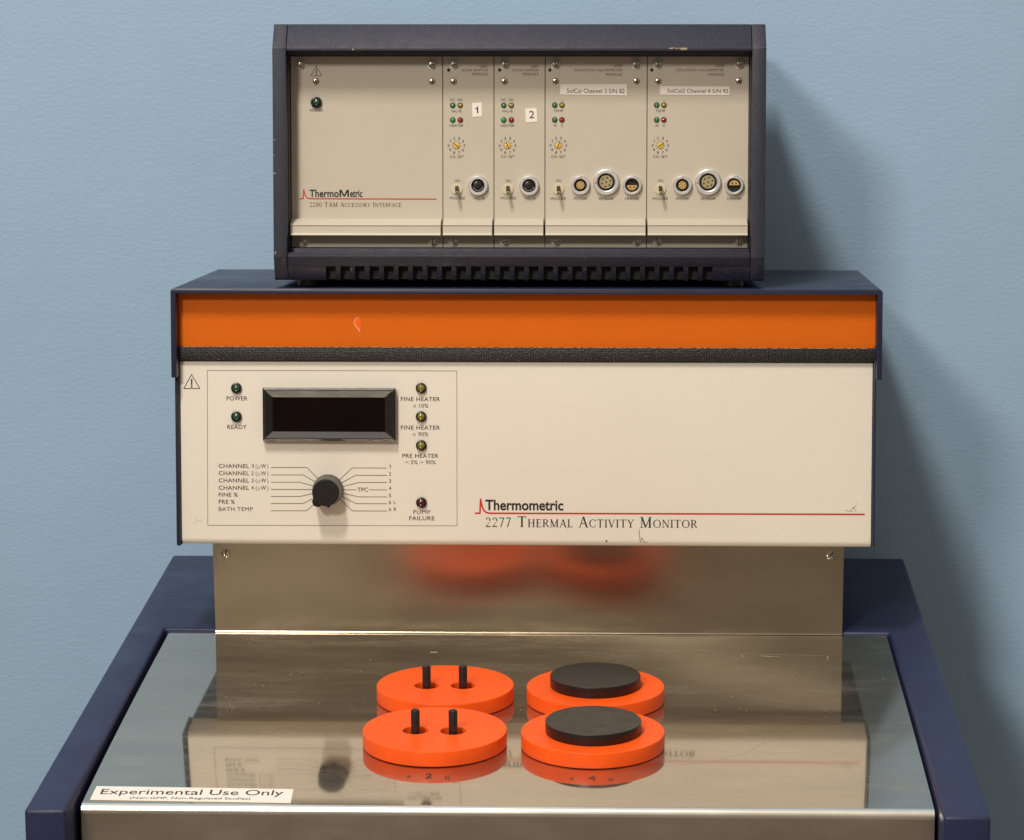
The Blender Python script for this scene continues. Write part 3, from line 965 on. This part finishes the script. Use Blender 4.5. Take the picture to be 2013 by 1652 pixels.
def flat_curve(circles, depth, bev):
    cu = bpy.data.curves.new('c', 'CURVE')
    cu.dimensions = '2D'
    cu.fill_mode = 'BOTH'
    cu.extrude = depth/2-bev
    cu.bevel_depth = bev
    cu.bevel_resolution = 2
    cu.offset = -bev
    for (cx_, cy_, r, n) in circles:
        s = cu.splines.new('POLY')
        s.points.add(n-1)
        for i in range(n):
            t = 2*math.pi*i/n
            s.points[i].co = (cx_+r*math.cos(t), cy_+r*math.sin(t), 0, 1)
        s.use_cyclic_u = True
    ob = bpy.data.objects.new('c', cu)
    col.objects.link(ob)
    dg_ = bpy.context.evaluated_depsgraph_get()
    me = bpy.data.meshes.new_from_object(ob.evaluated_get(dg_))
    bpy.data.objects.remove(ob); bpy.data.curves.remove(cu)
    return me

def finish(me, m, up):
    me.transform(Matrix.Translation((0, 0, up)))
    me.materials.clear(); me.materials.append(m)
    me.polygons.foreach_set('use_smooth', [True]*len(me.polygons))
    me.set_sharp_from_angle(angle=R(32))
    return me

def scuffs(F, r, root):
    q = MB()
    for k in range(7):
        a, d = random.uniform(0, 6.28), r*math.sqrt(random.uniform(0.05, 0.9))
        x, y, L, w, t = d*math.cos(a), d*math.sin(a), random.uniform(.0008, .004), random.uniform(.00015, .0005), random.uniform(-.5, .5)
        c, s_ = math.cos(t), math.sin(t)
        m = M_scuff if k % 3 else M_spot
        if not k % 3: L = w*1.6
        q.face([(x+c*i-s_*j, y+s_*i+c*j, PT+0.00008) for i, j in ((-L, -w), (L, -w), (L, w), (-L, w))], m)
    o = link('scuffs', q.mesh('scuffs'), F, root)
    tag(o, kind='stuff')
M_scuff = paint('pale_plastic_scuff', (0.95, 0.17, 0.04), 0.6, 0.05, 300)
M_spot = paint('grime_spot', (0.20, 0.035, 0.012), 0.6, 0.1, 300)

G = 'orange plugs on the steel top'
def plug_pinned(xl, xr, ymid, pins, pintop, label):
    F, r = plug_frame(xl, xr, ymid)
    root = bpy.data.objects.new('pinned_plug', None)
    col.objects.link(root); root.matrix_basis = F; root.empty_display_size = 0.02
    WM[root.name] = F.copy()
    tag(root, label, 'plug', G)
    FI = F.inverted()
    loc = []
    for (hx, hy) in pins:
        o = FI @ CAMLOC; d = FI.to_3x3() @ ray(hx, hy)
        t = (PT-o.z)/d.z; p = o+d*t
        loc.append((p.x, p.y))
    me = flat_curve([(0, 0, r, 96)]+[(p[0], p[1], 0.0077, 40) for p in loc], PT, 0.0005)
    link('plug_disc', finish(me, M_plug, PT/2), F, root)
    scuffs(F, r*0.97, root)
    for p in loc:
        q = MB()
        q.lathe([(0.0027, 0.0), (0.0027, 0.0220), (0.0024, 0.0227), (0.0017, 0.0231), (0.0002, 0.0232)], M_pin, n=28, axis='z')
        q.lathe([(0.0070, 0.0006), (0.0070, 0.0022), (0.0030, 0.0024)], M_pin, n=32, axis='z')
        link('lifting_pin', q.mesh('lifting_pin'), F @ T(p[0], p[1]-0.0012, 0.0), root)
    return root
def plug_capped(xl, xr, ymid, cxl, cxr, cy, label):
    F, r = plug_frame(xl, xr, ymid)
    root = bpy.data.objects.new('capped_plug', None)
    col.objects.link(root); root.matrix_basis = F; root.empty_display_size = 0.02
    WM[root.name] = F.copy()
    tag(root, label, 'plug', G)
    me = flat_curve([(0, 0, r, 96)], PT, 0.0005)
    link('plug_disc', finish(me, M_plug, PT/2), F, root)
    scuffs(F, r*0.97, root)
    CT = 0.0068
    FI = F.inverted()
    def loc(px, py):
        o = FI @ CAMLOC; d = FI.to_3x3() @ ray(px, py)
        t = (PT+CT-o.z)/d.z
        return o+d*t
    a, b_ = loc(cxl, cy), loc(cxr, cy)
    me = flat_curve([(0, 0, (b_.x-a.x)/2, 80)], CT, 0.0003)
    link('black_cap', finish(me, M_cap, CT/2), F @ T((a.x+b_.x)/2, a.y, PT+0.0003), root)
    return root
plug_pinned(713, 996.5, 1434.5, ((817, 1435.5), (891, 1436.5)), 1396, 'orange plug with two black pins, in front of the other pinned plug')
plug_pinned(740.5, 1010, 1347, ((839, 1347.5), (910.5, 1347.5)), 1316, 'orange plug with two black pins, farther back and partly hidden by the front pinned plug')
plug_capped(1024, 1306.7, 1438, 1072, 1260.7, 1416.5, 'orange plug under a round black cap, in front of the other capped plug')
plug_capped(1035.2, 1306, 1350, 1081.4, 1259.3, 1327.5, 'orange plug under a round black cap, farther back, nearer the steel back plate')

# ------------------------------------------------------------------ accessory interface on top of the head
unit = bpy.data.objects.new('accessory_interface', None)
col.objects.link(unit); unit.empty_display_size = 0.1
foot_h = 0.0062
UB = HEAD @ T(-0.075, 0.09, CZ)
unit.matrix_basis = UB
WM[unit.name] = UB.copy()
tag(unit, 'dark navy rack box of five cream control modules, standing on top of the calorimeter', 'lab instrument')
VF = -0.024
def bw(y, v=VF, x=1000): return onv(BOX, x, y, v)[1]
def bu(x, v=VF, y=300): return onv(BOX, x, y, v)[0]
BL, BR = bu(536.5), bu(1505)
SL, SR = bu(564), bu(1476.5)
WT = bw(48, -0.010); WB = bw(550.5, -0.010)
W1, W2 = bw(94.5), bw(100.5)
W3, W4 = bw(500), bw(506.5)
DB = 0.172
# case shell behind the bezel
mb = MB()
mb.box((BL+0.0016, 0.004, WB+0.0012), (BR-0.0016, DB, WT-0.0008), M_case, 0.002)
link('case', mb.mesh('case'), BOX, unit)
# side cheeks
def cheek(u0, u1, inner):
    mb = MB()
    ins = 0.0014
    mb.prism([(VF, W1), (VF, W4), (-0.0175, WB+ins), (-0.0165, WB), (0.0036, WB), (0.0036, WT), (-0.0105, WT), (-0.0112, WT-0.0006)], u0, u1, M_case, 0.0007, 2)
    if inner > 0:
        for (x, y, a, c) in ((539.5, 275, 1.2, 1.5), (539.3, 305, 1.0, 1.2), (539.8, 341, 2.2, 1.4), (541.5, 497, 1.2, 3)):
            mb.poly([onv(BOX, *p, VF) for p in ((x-a, y-c), (x+a, y-c*.6), (x+a*.7, y+c), (x-a, y+c*.8))][::-1], M_glue, v=VF-0.0002)
    return mb.mesh('side_cheek')
link('side_cheek', cheek(BL, SL-0.0003, 1), BOX, unit)
link('side_cheek', cheek(SR+0.0003, BR, -1), BOX, unit)
PLl, PRr = onv(BOX, 571.5, 300)[0], onv(BOX, 1472, 300)[0]
for a, c in ((SL-0.0002, PLl), (PRr, SR+0.0002)):
    mb = MB()
    mb.box((min(a, c), -0.0135, bw(487, 0)), (max(a, c), 0.003, bw(112, 0)+0.001), M_case, 0.0005)
    link('side_liner', mb.mesh('side_liner'), BOX, unit)
# top rail
wi = bw(111.5, -0.014)
mb = MB()
mb.prism([(VF, W1), (VF, W2), (-0.0185, W2), (-0.0185, bw(106, -0.0185)), (-0.014, bw(106, -0.0185)), (-0.014, wi), (0.0035, wi), (0.0035, WT), (-0.0105, WT)], SL, SR, M_case, 0.0004, 2)
rail = link('top_rail', mb.mesh('top_rail'), BOX, unit)
mb = MB()
for P in ([(1313, 95.5), (1320, 97), (1327, 94.5), (1322, 93.5)], [(1333, 95), (1340, 98.5), (1350, 98.3), (1352, 94.5), (1343, 93.6)], [(1325, 95), (1332, 97), (1333, 94)]):
    mb.poly([onv(BOX, *p, VF) for p in P], M_glue, v=VF-0.0002)
mb.disc(onv(BOX, 693.5, 97.5, VF), 0.0006, M_glue, v=VF-0.0002, n=8)
link('paint_chip', mb.mesh('paint_chip'), BOX, rail)
# bottom rail with a row of slots
wl = bw(487, -0.010); 
prof_low = [(0.0035, WB), (0.0035, wl-0.0002), (-0.0115, wl-0.0006), (-0.0115, bw(497, -0.0115)), (-0.0205, bw(497.5, -0.0205)), (-0.0205, W3), (VF, W3-0.0004), (VF, W4), (-0.0105, WB)]
wslot = bw(524, -0.019)
tt = (W4-wslot)/(W4-WB)
vsl = VF+tt*(-0.0168-VF)
mb = MB()
# upper part runs the full width; teeth hang below it between the slots
mb.prism([(0.0035, wslot), (0.0035, wl-0.0002), (-0.0115, wl-0.0006), (-0.0115, bw(497, -0.0115)), (-0.0205, bw(497.5, -0.0205)), (-0.0205, W3), (VF, W3-0.0004), (VF, W4), (vsl, wslot)], SL, SR, M_case, 0.0003, 2)
xs = [641+28.48*i for i in range(27)]
edges_px = [(None, xs[0])]+[(xs[i]+19, xs[i+1]) for i in range(26)]+[(xs[-1]+19, None)]
for a, c in edges_px:
    u0 = SL if a is None else bu(a, -0.019, 540)
    u1 = SR if c is None else bu(c, -0.019, 540)
    mb.prism([(0.0035, WB), (0.0035, wslot-0.00001), (vsl, wslot-0.00001), (-0.0175, WB+0.0008), (-0.0166, WB)], u0, u1, M_case)
# near-black slab put in for the shade inside the slots
mb.box((SL+0.002, -0.0125, WB+0.0006), (SR-0.002, 0.003, wslot+0.001), M_inner)
link('bottom_rail', mb.mesh('bottom_rail'), BOX, unit)
for x in (607, 1440):
    for v in (0.012, 0.150):
        u = bu(x, 0.012, 555)
        q = MB()
        FI = BOX.inverted() @ HEAD
        zc = (FI @ Vector((0, 0, CZ))).z
        h = WB-zc
        q.lathe([(0.0072, 0.0001), (0.0072, h*0.6), (0.0064, h*0.62), (0.0064, h+0.0018)], M_blk, n=28, axis='z')
        link('rubber_foot', q.mesh('rubber_foot'), BOX @ T(u, v, zc), unit)

# modules
seams = [571.8, 870.6, 971.2, 1071.5, 1271.8, 1471.8]
SU = [onv(BOX, x, 300)[0] for x in seams]
WPT, WPB = 0.1290, bw(487, 0)-0.0004
def B(x, y): return onv(BOX, x, y)

def phillips(r):
    q = MB()
    q.lathe([(r, 0), (r, 0.0004), (r*0.8, 0.0010), (r*0.4, 0.0013), (r*0.05, 0.0013)], M_screw, n=24)
    for a in (0.4, 0.4+math.pi/2):
        c, s = math.cos(a), math.sin(a)
        q.poly([(c*x-s*y, s*x+c*y) for x, y in ((-r*.55, -r*.14), (r*.55, -r*.14), (r*.55, r*.14), (-r*.55, r*.14))], M_hole, v=-0.00136-(0.00003 if a > 1 else 0))
    return q.mesh('screw')
def captive(r, rot):
    q = MB()
    q.lathe([(r*1.42, 0), (r*1.42, 0.0005), (r*1.3, 0.0008), (r*1.05, 0.0008)], M_chrome, n=30, caps=False)
    q.lathe([(r, 0.0004), (r, 0.0022), (r*0.85, 0.0028), (r*0.4, 0.0030), (r*.05, 0.0030)], M_screw, n=26)
    c, s = math.cos(rot), math.sin(rot)
    q.poly([(c*x-s*y, s*x+c*y) for x, y in ((-r*.8, -r*.14), (r*.8, -r*.14), (r*.8, r*.14), (-r*.8, r*.14))], M_hole, v=-0.00306)
    return q.mesh('screw')
ME_ph = phillips(0.0022)
ME_cap = [captive(0.0023, a) for a in (1.5, 0.3, 2.2)]
ME_lg = led_mesh(0.00150, 0.00190, M_green_pale, False)
ME_lg2 = led_mesh(0.00150, 0.00190, M_green_lit, False)
ME_ly = led_mesh(0.00150, 0.00190, M_amber_lens, False)
ME_lr = led_mesh(0.00150, 0.00190, M_red_lens, False)
ME_big = led_mesh(0.0025, 0.0038, M_green_dark, True)

def toggle_mesh(down):
    q = MB()
    q.lathe([(0.0037, 0), (0.0037, 0.0007), (0.0034, 0.0010), (0.0004, 0.0010)], M_ivory, n=32)
    # bat lever, base towards the top of the bush, tip out and down
    dz = -0.0022
    a = [(-0.0011, 0.0010+0.0), (0.0011, 0.0010)]
    b0 = 0.0018; 
    V = lambda u, h, w: (u, -h, w)
    base = [V(-0.0011, 0.001, 0.0004), V(0.0011, 0.001, 0.0004), V(0.0011, 0.001, 0.0022), V(-0.0011, 0.001, 0.0022)]
    tip = [V(-0.0010, 0.0088, -0.0031), V(0.0010, 0.0088, -0.0031), V(0.0010, 0.0088, -0.0014), V(-0.0010, 0.0088, -0.0014)]
    vb = [q.bm.verts.new(p) for p in base]; vt = [q.bm.verts.new(p) for p in tip]
    fs = [q.bm.faces.new(vt)]
    for i in range(4):
        j = (i+1) % 4
        fs.append(q.bm.faces.new([vb[i], vb[j], vt[j], vt[i]]))
    k = q.mi(M_blk)
    for f in fs: f.material_index = k
    bmesh.ops.recalc_face_normals(q.bm, faces=fs)
    q.bevel(fs, 0.00025, 1, edges=list(fs[0].edges))
    return q.mesh('toggle_switch')
ME_tog = toggle_mesh(True)

def dial_mesh(ang):
    q = MB()
    q.lathe([(0.0019, 0), (0.0019, 0.0004), (0.0016, 0.0005), (0.0003, 0.0005)], M_yellow, n=24)
    for k in range(10):
        t = 2*math.pi*k/10
        q.ribbon([(0.00195*math.cos(t), 0.00195*math.sin(t)), (0.0031*math.cos(t), 0.0031*math.sin(t))], 0.00038, M_line_ink)
    c, s = math.cos(ang), math.sin(ang)
    q.ribbon([(-c*0.0017, -s*0.0017), (c*0.0026, s*0.0026)], 0.0005, M_black_ink, v=-0.00056)
    return q.mesh('rotary_dial')

def valve_socket():
    q = MB()
    R0 = 0.0066
    q.lathe([(R0, 0), (R0, 0.0022), (R0*0.97, 0.0030), (R0*0.90, 0.0034), (R0*0.70, 0.0034), (R0*0.655, 0.0030), (R0*0.645, 0.0005, M_blk), (R0*0.50, 0.0005, M_blk), (R0*0.49, 0.0016, M_blk), (R0*0.42, 0.0018, M_blk), (0.0003, 0.0018, M_blk)], M_chrome, n=48)
    for k in range(20):
        t0, t1 = R(195+7.5*k), R(195+7.5*(k+1))
        rr = R0*0.50
        q.ribbon([(rr*math.cos(t0), rr*math.sin(t0)), (rr*math.cos(t1), rr*math.sin(t1))], 0.00025, M_chrome, v=-0.0019)
    return q.mesh('valve_socket')
ME_valve = valve_socket()
def pin_socket(R0, inner, ins_m, holes, dot, key=None, half=0):
    q = MB()
    q.lathe([(R0, 0), (R0, 0.0018), (R0*0.97, 0.0026), (R0*0.90, 0.0030), (R0*(inner+0.09), 0.0030), (R0*(inner+0.02), 0.0026), (R0*inner, 0.0004, M_hole), (0.0002, 0.0004, M_hole)], M_chrome, n=52)
    ri = R0*inner*(0.66 if holes > 2 and R0 < 0.0065 else (0.80 if holes > 2 else 0.80))
    if half == 0:
        q.lathe([(ri, 0.0004), (ri, 0.0018), (ri*0.95, 0.0020), (0.0002, 0.0020)], ins_m, n=36)
        hs = [(0, 0)]+[(ri*0.66*math.cos(R(360*k/(holes-1)+18)), ri*0.66*math.sin(R(360*k/(holes-1)+18))) for k in range(holes-1)]
        for h_ in hs:
            q.disc(h_, ri*0.13, M_hole, v=-0.00206, n=12)
    else:
        pts = [(ri*0.95*math.cos(R(180*k/16)), half*ri*0.95*math.sin(R(180*k/16))) for k in range(17)]
        if half < 0:
            pts = pts[::-1]
        q.plate(pts, -0.0020, -0.0004, ins_m)
        for sx in (-1, 1):
            q.disc((sx*ri*0.36, half*ri*0.36), ri*0.15, M_hole, v=-0.00206, n=12)
    if dot == 'left':
        q.disc((-R0*0.80, -R0*0.06), R0*0.065, M_red_ink, v=-0.00306, n=14)
    if dot == 'top':
        q.disc((R0*0.06, R0*0.86), R0*0.07, M_red_ink, v=-0.00312, n=14)
    return q.mesh('socket')
ME_motor = pin_socket(0.0064, 0.64, M_gold, 8, 'top')
ME_sensor = pin_socket(0.0088, 0.64, M_beige, 7, 'left')
ME_heat_lo = pin_socket(0.0065, 0.68, M_gold, 2, None, half=-1)
ME_heat_hi = pin_socket(0.0065, 0.68, M_gold, 2, None, half=1)

def module(i, label):
    u0, u1 = SU[i]+0.00022, SU[i+1]-0.00022
    mb = MB()
    mb.box((u0, 0.0, WPB), (u1, 0.0025, WPT), M_alu, 0.00025, 1)
    # dark gap behind the seam
    p = tag(link('module_panel', mb.mesh('module_panel'), BOX, unit), label)
    # pull handle: sloping top, upright face, thin bright lower lip
    vh = -0.0135
    a0 = onv(BOX, (seams[i]+seams[i+1])/2, 429.5, 0)[1]
    a1 = onv(BOX, (seams[i]+seams[i+1])/2, 442.5, vh)[1]
    a2 = onv(BOX, (seams[i]+seams[i+1])/2, 463.5, vh)[1]
    mb = MB()
    ue0, ue1 = u0+0.00025, u1-0.00075
    mb.prism([(-0.0001, a0), (-0.004, a0-0.0003), (vh-0.0006, a1), (vh-0.0006, a1-0.0003), (vh, a1-0.0006), (vh, a2+0.0015), (vh-0.0013, a2+0.0009), (vh-0.0015, a2+0.0004), (vh-0.0012, a2), (-0.004, a2), (-0.004, a2+0.001), (-0.0001, a2+0.001)], ue0, ue1, M_handle, 0.00012, 1)
    link('pull_handle', mb.mesh('pull_handle', 20), BOX, p)
    return p
labels = ['wide blank module with the red maker line', 'narrow flow switch module with sticker 1', 'narrow flow switch module with sticker 2',
          'solution module with channel 3 sticker', 'solution module with channel 4 sticker']
mods = [module(i, labels[i]) for i in range(5)]
mb = MB()
mb.box((SU[0]+0.0006, 0.0026, WPB-0.001), (SU[5]-0.0006, 0.0034, WPT+0.0004), M_inner)
link('backing', mb.mesh('backing'), BOX, unit)

scr = {0: [(592, 128), (849.5, 128)], 1: [(893, 127.5)], 2: [(993, 127.5)], 3: [(1092.5, 127.5), (1250.5, 127.5)], 4: [(1293.5, 127), (1454, 127)]}
scb = {0: [(597, 475.5), (851, 475.5)], 1: [(893, 475)], 2: [(993, 475)], 3: [(1093.5, 475), (1251, 475)], 4: [(1293, 474.5), (1452, 475)]}
scp = {0: [(621.5, 160.5), (849.5, 160.5)], 1: [(892, 160.5)], 2: [(992, 160.5)], 3: [(1092.5, 160), (1251.5, 160)], 4: [(1294, 160), (1452.5, 159.5)]}
k = 0
for i in range(5):
    for (x, y) in scr[i]+scb[i]:
        put('screw', ME_cap[k % 3], BOX, x, y, mods[i]); k += 1
    for (x, y) in scp[i]:
        put('screw', ME_ph, BOX, x, y, mods[i])

BT = dict(pv=0.0)
# module 0
mb = MB()
tri(mb, BOX, (621.8, 129.5), (611, 149.5), (632.5, 149.5), M_ink, 0.00034)
px_text(mb, BOX, 'POWER', 609.5, 635, 220, 215, M_ink)
link('lettering', mb.mesh('lettering'), BOX, mods[0])
mb = logo(BOX, 'ThermoMetric', (589, 596, 372.5, 391), 612, 858, 607.5, 713, 387.5, 373.5, 0.00075, bold=0.012)
serif(mb, BOX, '2280 TAM Accessory Interface', 609, 790, 407, 398, 0.84, M_ink, dig=1.0)
link('maker_lettering', mb.mesh('maker_lettering'), BOX, mods[0])
put('indicator_lamp', ME_big, BOX, 622, 201.5, mods[0], label='dark green power lamp')

def dial_digits(mb, cx_, cy_):
    for n_ in range(10):
        t = R(180-36*n_)
        x = cx_+15.5*math.cos(t); y = cy_-15.2*math.sin(t)*0.97
        hw = 1.9 if n_ != 1 else 1.2
        px_text(mb, BOX, str(n_), x-hw, x+hw, y+2.7, y-2.7, M_ink)

def sticker(F, quad, parent, label):
    q = MB()
    q.plate([onv(F, *p) for p in quad], -0.00034, -0.00008, M_sticker)
    return tag(link('sticker', q.mesh('sticker'), F, parent), label)

dial_ang = [R(140), R(112), R(72), R(36)]
# flow switch modules
for i, dx in ((1, 0), (2, 100.3)):
    p = mods[i]
    mb = MB()
    X = lambda x: x+dx
    px_text(mb, BOX, '2281', X(943), X(958), 133.3, 128.3, M_ink)
    px_text(mb, BOX, 'FLOW SWITCH', X(908), X(958.5), 140.8, 135.8, M_ink)
    px_text(mb, BOX, 'MODULE', X(928), X(958.5), 148.4, 143.4, M_ink)
    px_text(mb, BOX, 'NC', X(885), X(894.5), 199, 194, M_ink)
    px_text(mb, BOX, 'NO', X(899.5), X(909.5), 199, 194, M_ink)
    px_text(mb, BOX, 'VALVE', X(886.5), X(907.5), 221.3, 216.3, M_ink)
    px_text(mb, BOX, 'HEATER', X(884), X(911), 249.7, 244.7, M_ink)
    dial_digits(mb, X(897.5), 286.5)
    px_text(mb, BOX, 'CH. SET', X(884.5), X(911.5), 311, 306, M_ink)
    px_text(mb, BOX, 'ON', X(893.5), X(903.5), 358.3, 353.3, M_ink)
    px_text(mb, BOX, 'MODULE', X(884), X(914), 392.3, 387.3, M_ink)
    px_text(mb, BOX, 'VALVE', X(932), X(952.5), 392.3, 387.3, M_ink)
    mb.disc(B(X(882), 138), 0.0011, M_hole, n=14)
    link('lettering', mb.mesh('lettering'), BOX, p)
    for x, y, me, lb in ((890, 207.5, ME_lg, 'pale green lamp'), (904.7, 207.5, ME_ly, 'amber lamp'), (890, 236.3, ME_lg2, 'bright green lamp'), (905, 236.3, ME_lr, 'red lamp')):
        put('indicator_lamp', me, BOX, X(x), y, p, label=lb)
    put('rotary_dial', dial_mesh(dial_ang[i-1]), BOX, X(897.5), 286.5, p)
    put('toggle_switch', ME_tog, BOX, X(898.2), 372.5, p)
    put('valve_socket', ME_valve, BOX, X(939.8), 365, p)
s1 = sticker(BOX, [(928, 203), (947, 201.5), (947.5, 229), (929, 230.5)][::-1], mods[1], 'small white sticker with the number 1')
mb = MB(); px_text(mb, BOX, '1', 934.3, 940, 223, 210, M_black_ink, pv=-0.00034, rot=R(3)); link('lettering', mb.mesh('lettering'), BOX, s1)
s2 = sticker(BOX, [(1032.5, 214), (1055, 212.5), (1056.5, 239.5), (1034, 241.5)][::-1], mods[2], 'small white sticker with the number 2')
mb = MB(); px_text(mb, BOX, '2', 1040.3, 1050.3, 232.7, 218.5, M_black_ink, pv=-0.00034, rot=R(2)); link('lettering', mb.mesh('lettering'), BOX, s2)

# solution calorimeter modules
for i, dx, lab in ((3, 0, 'SolCal Channel 3 S/N 82'), (4, 200.4, 'SolCal2 Channel 4 S/N 92')):
    p = mods[i]
    mb = MB()
    X = lambda x: x+dx
    px_text(mb, BOX, '2225', X(1207), X(1223), 131.8, 126.6, M_ink)
    px_text(mb, BOX, 'SOLUTION CALORIMETER', X(1130), X(1223), 140.5, 135.5, M_ink, spacing=1.1)
    px_text(mb, BOX, 'MODULE', X(1191.5), X(1222.5), 149.2, 144.2, M_ink, spacing=1.1)
    px_text(mb, BOX, '+', X(1103.6), X(1106.8), 199.8, 196.2, M_ink)
    px_text(mb, BOX, '-', X(1089), X(1091), 200, 196, M_grey_ink)
    px_text(mb, BOX, 'TEMP', X(1088), X(1107.5), 220.8, 215.8, M_ink)
    px_text(mb, BOX, 'M', X(1088.5), X(1093.7), 250, 245, M_ink)
    px_text(mb, BOX, 'C', X(1102.8), X(1107.3), 250, 245, M_ink)
    dial_digits(mb, X(1097.7), 286.2)
    px_text(mb, BOX, 'CH. SET', X(1083.5), X(1111.5), 311, 306, M_ink)
    px_text(mb, BOX, 'ON', X(1093), X(1103), 358, 353, M_ink)
    px_text(mb, BOX, 'MODULE', X(1082.5), X(1112.5), 393.3, 388.3, M_ink)
    px_text(mb, BOX, 'MOTOR', X(1128), X(1154), 393.3, 388.3, M_ink)
    px_text(mb, BOX, 'SENSOR', X(1177), X(1206.5), 393.3, 388.3, M_ink)
    px_text(mb, BOX, 'HEATER', X(1229), X(1257), 393.3, 388.3, M_ink)
    mb.disc(B(X(1081), 138), 0.0011, M_hole, n=14)
    link('lettering', mb.mesh('lettering'), BOX, p)
    for x, y, me, lb in ((1090.5, 207, ME_lg, 'green lamp'), (1104.8, 207, ME_ly, 'amber lamp'), (1090.5, 236, ME_lg, 'green lamp'), (1104.6, 236, ME_lr, 'red lamp')):
        put('indicator_lamp', me, BOX, X(x), y, p, label=lb)
    put('rotary_dial', dial_mesh(dial_ang[i-1]), BOX, X(1097.7), 286.2, p)
    put('toggle_switch', ME_tog, BOX, X(1097.7), 372.5, p)
    put('motor_socket', ME_motor, BOX, X(1141), 364.3, p)
    put('sensor_socket', ME_sensor, BOX, X(1191.5), 358.2, p)
    put('heater_socket', ME_heat_lo if i == 3 else ME_heat_hi, BOX, X(1242.5), 364.3, p)
    q4 = [(1101.5, 166), (1232.5, 165.5), (1232.5, 188), (1101.2, 186)] if i == 3 else [(1298, 169.3), (1434.5, 170), (1434, 187.5), (1297.5, 186.3)]
    s = sticker(BOX, q4[::-1], p, 'white strip sticker reading channel 3' if i == 3 else 'white strip sticker reading channel 4')
    mb = MB()
    if i == 3:
        px_text(mb, BOX, lab, 1114.5, 1228, 183.3, 174.8, M_ink, pv=-0.00034, rot=R(-0.3))
    else:
        px_text(mb, BOX, lab, 1312, 1431.5, 182.8, 175.5, M_ink, pv=-0.00034, rot=R(-0.4))
    link('lettering', mb.mesh('lettering'), BOX, s)
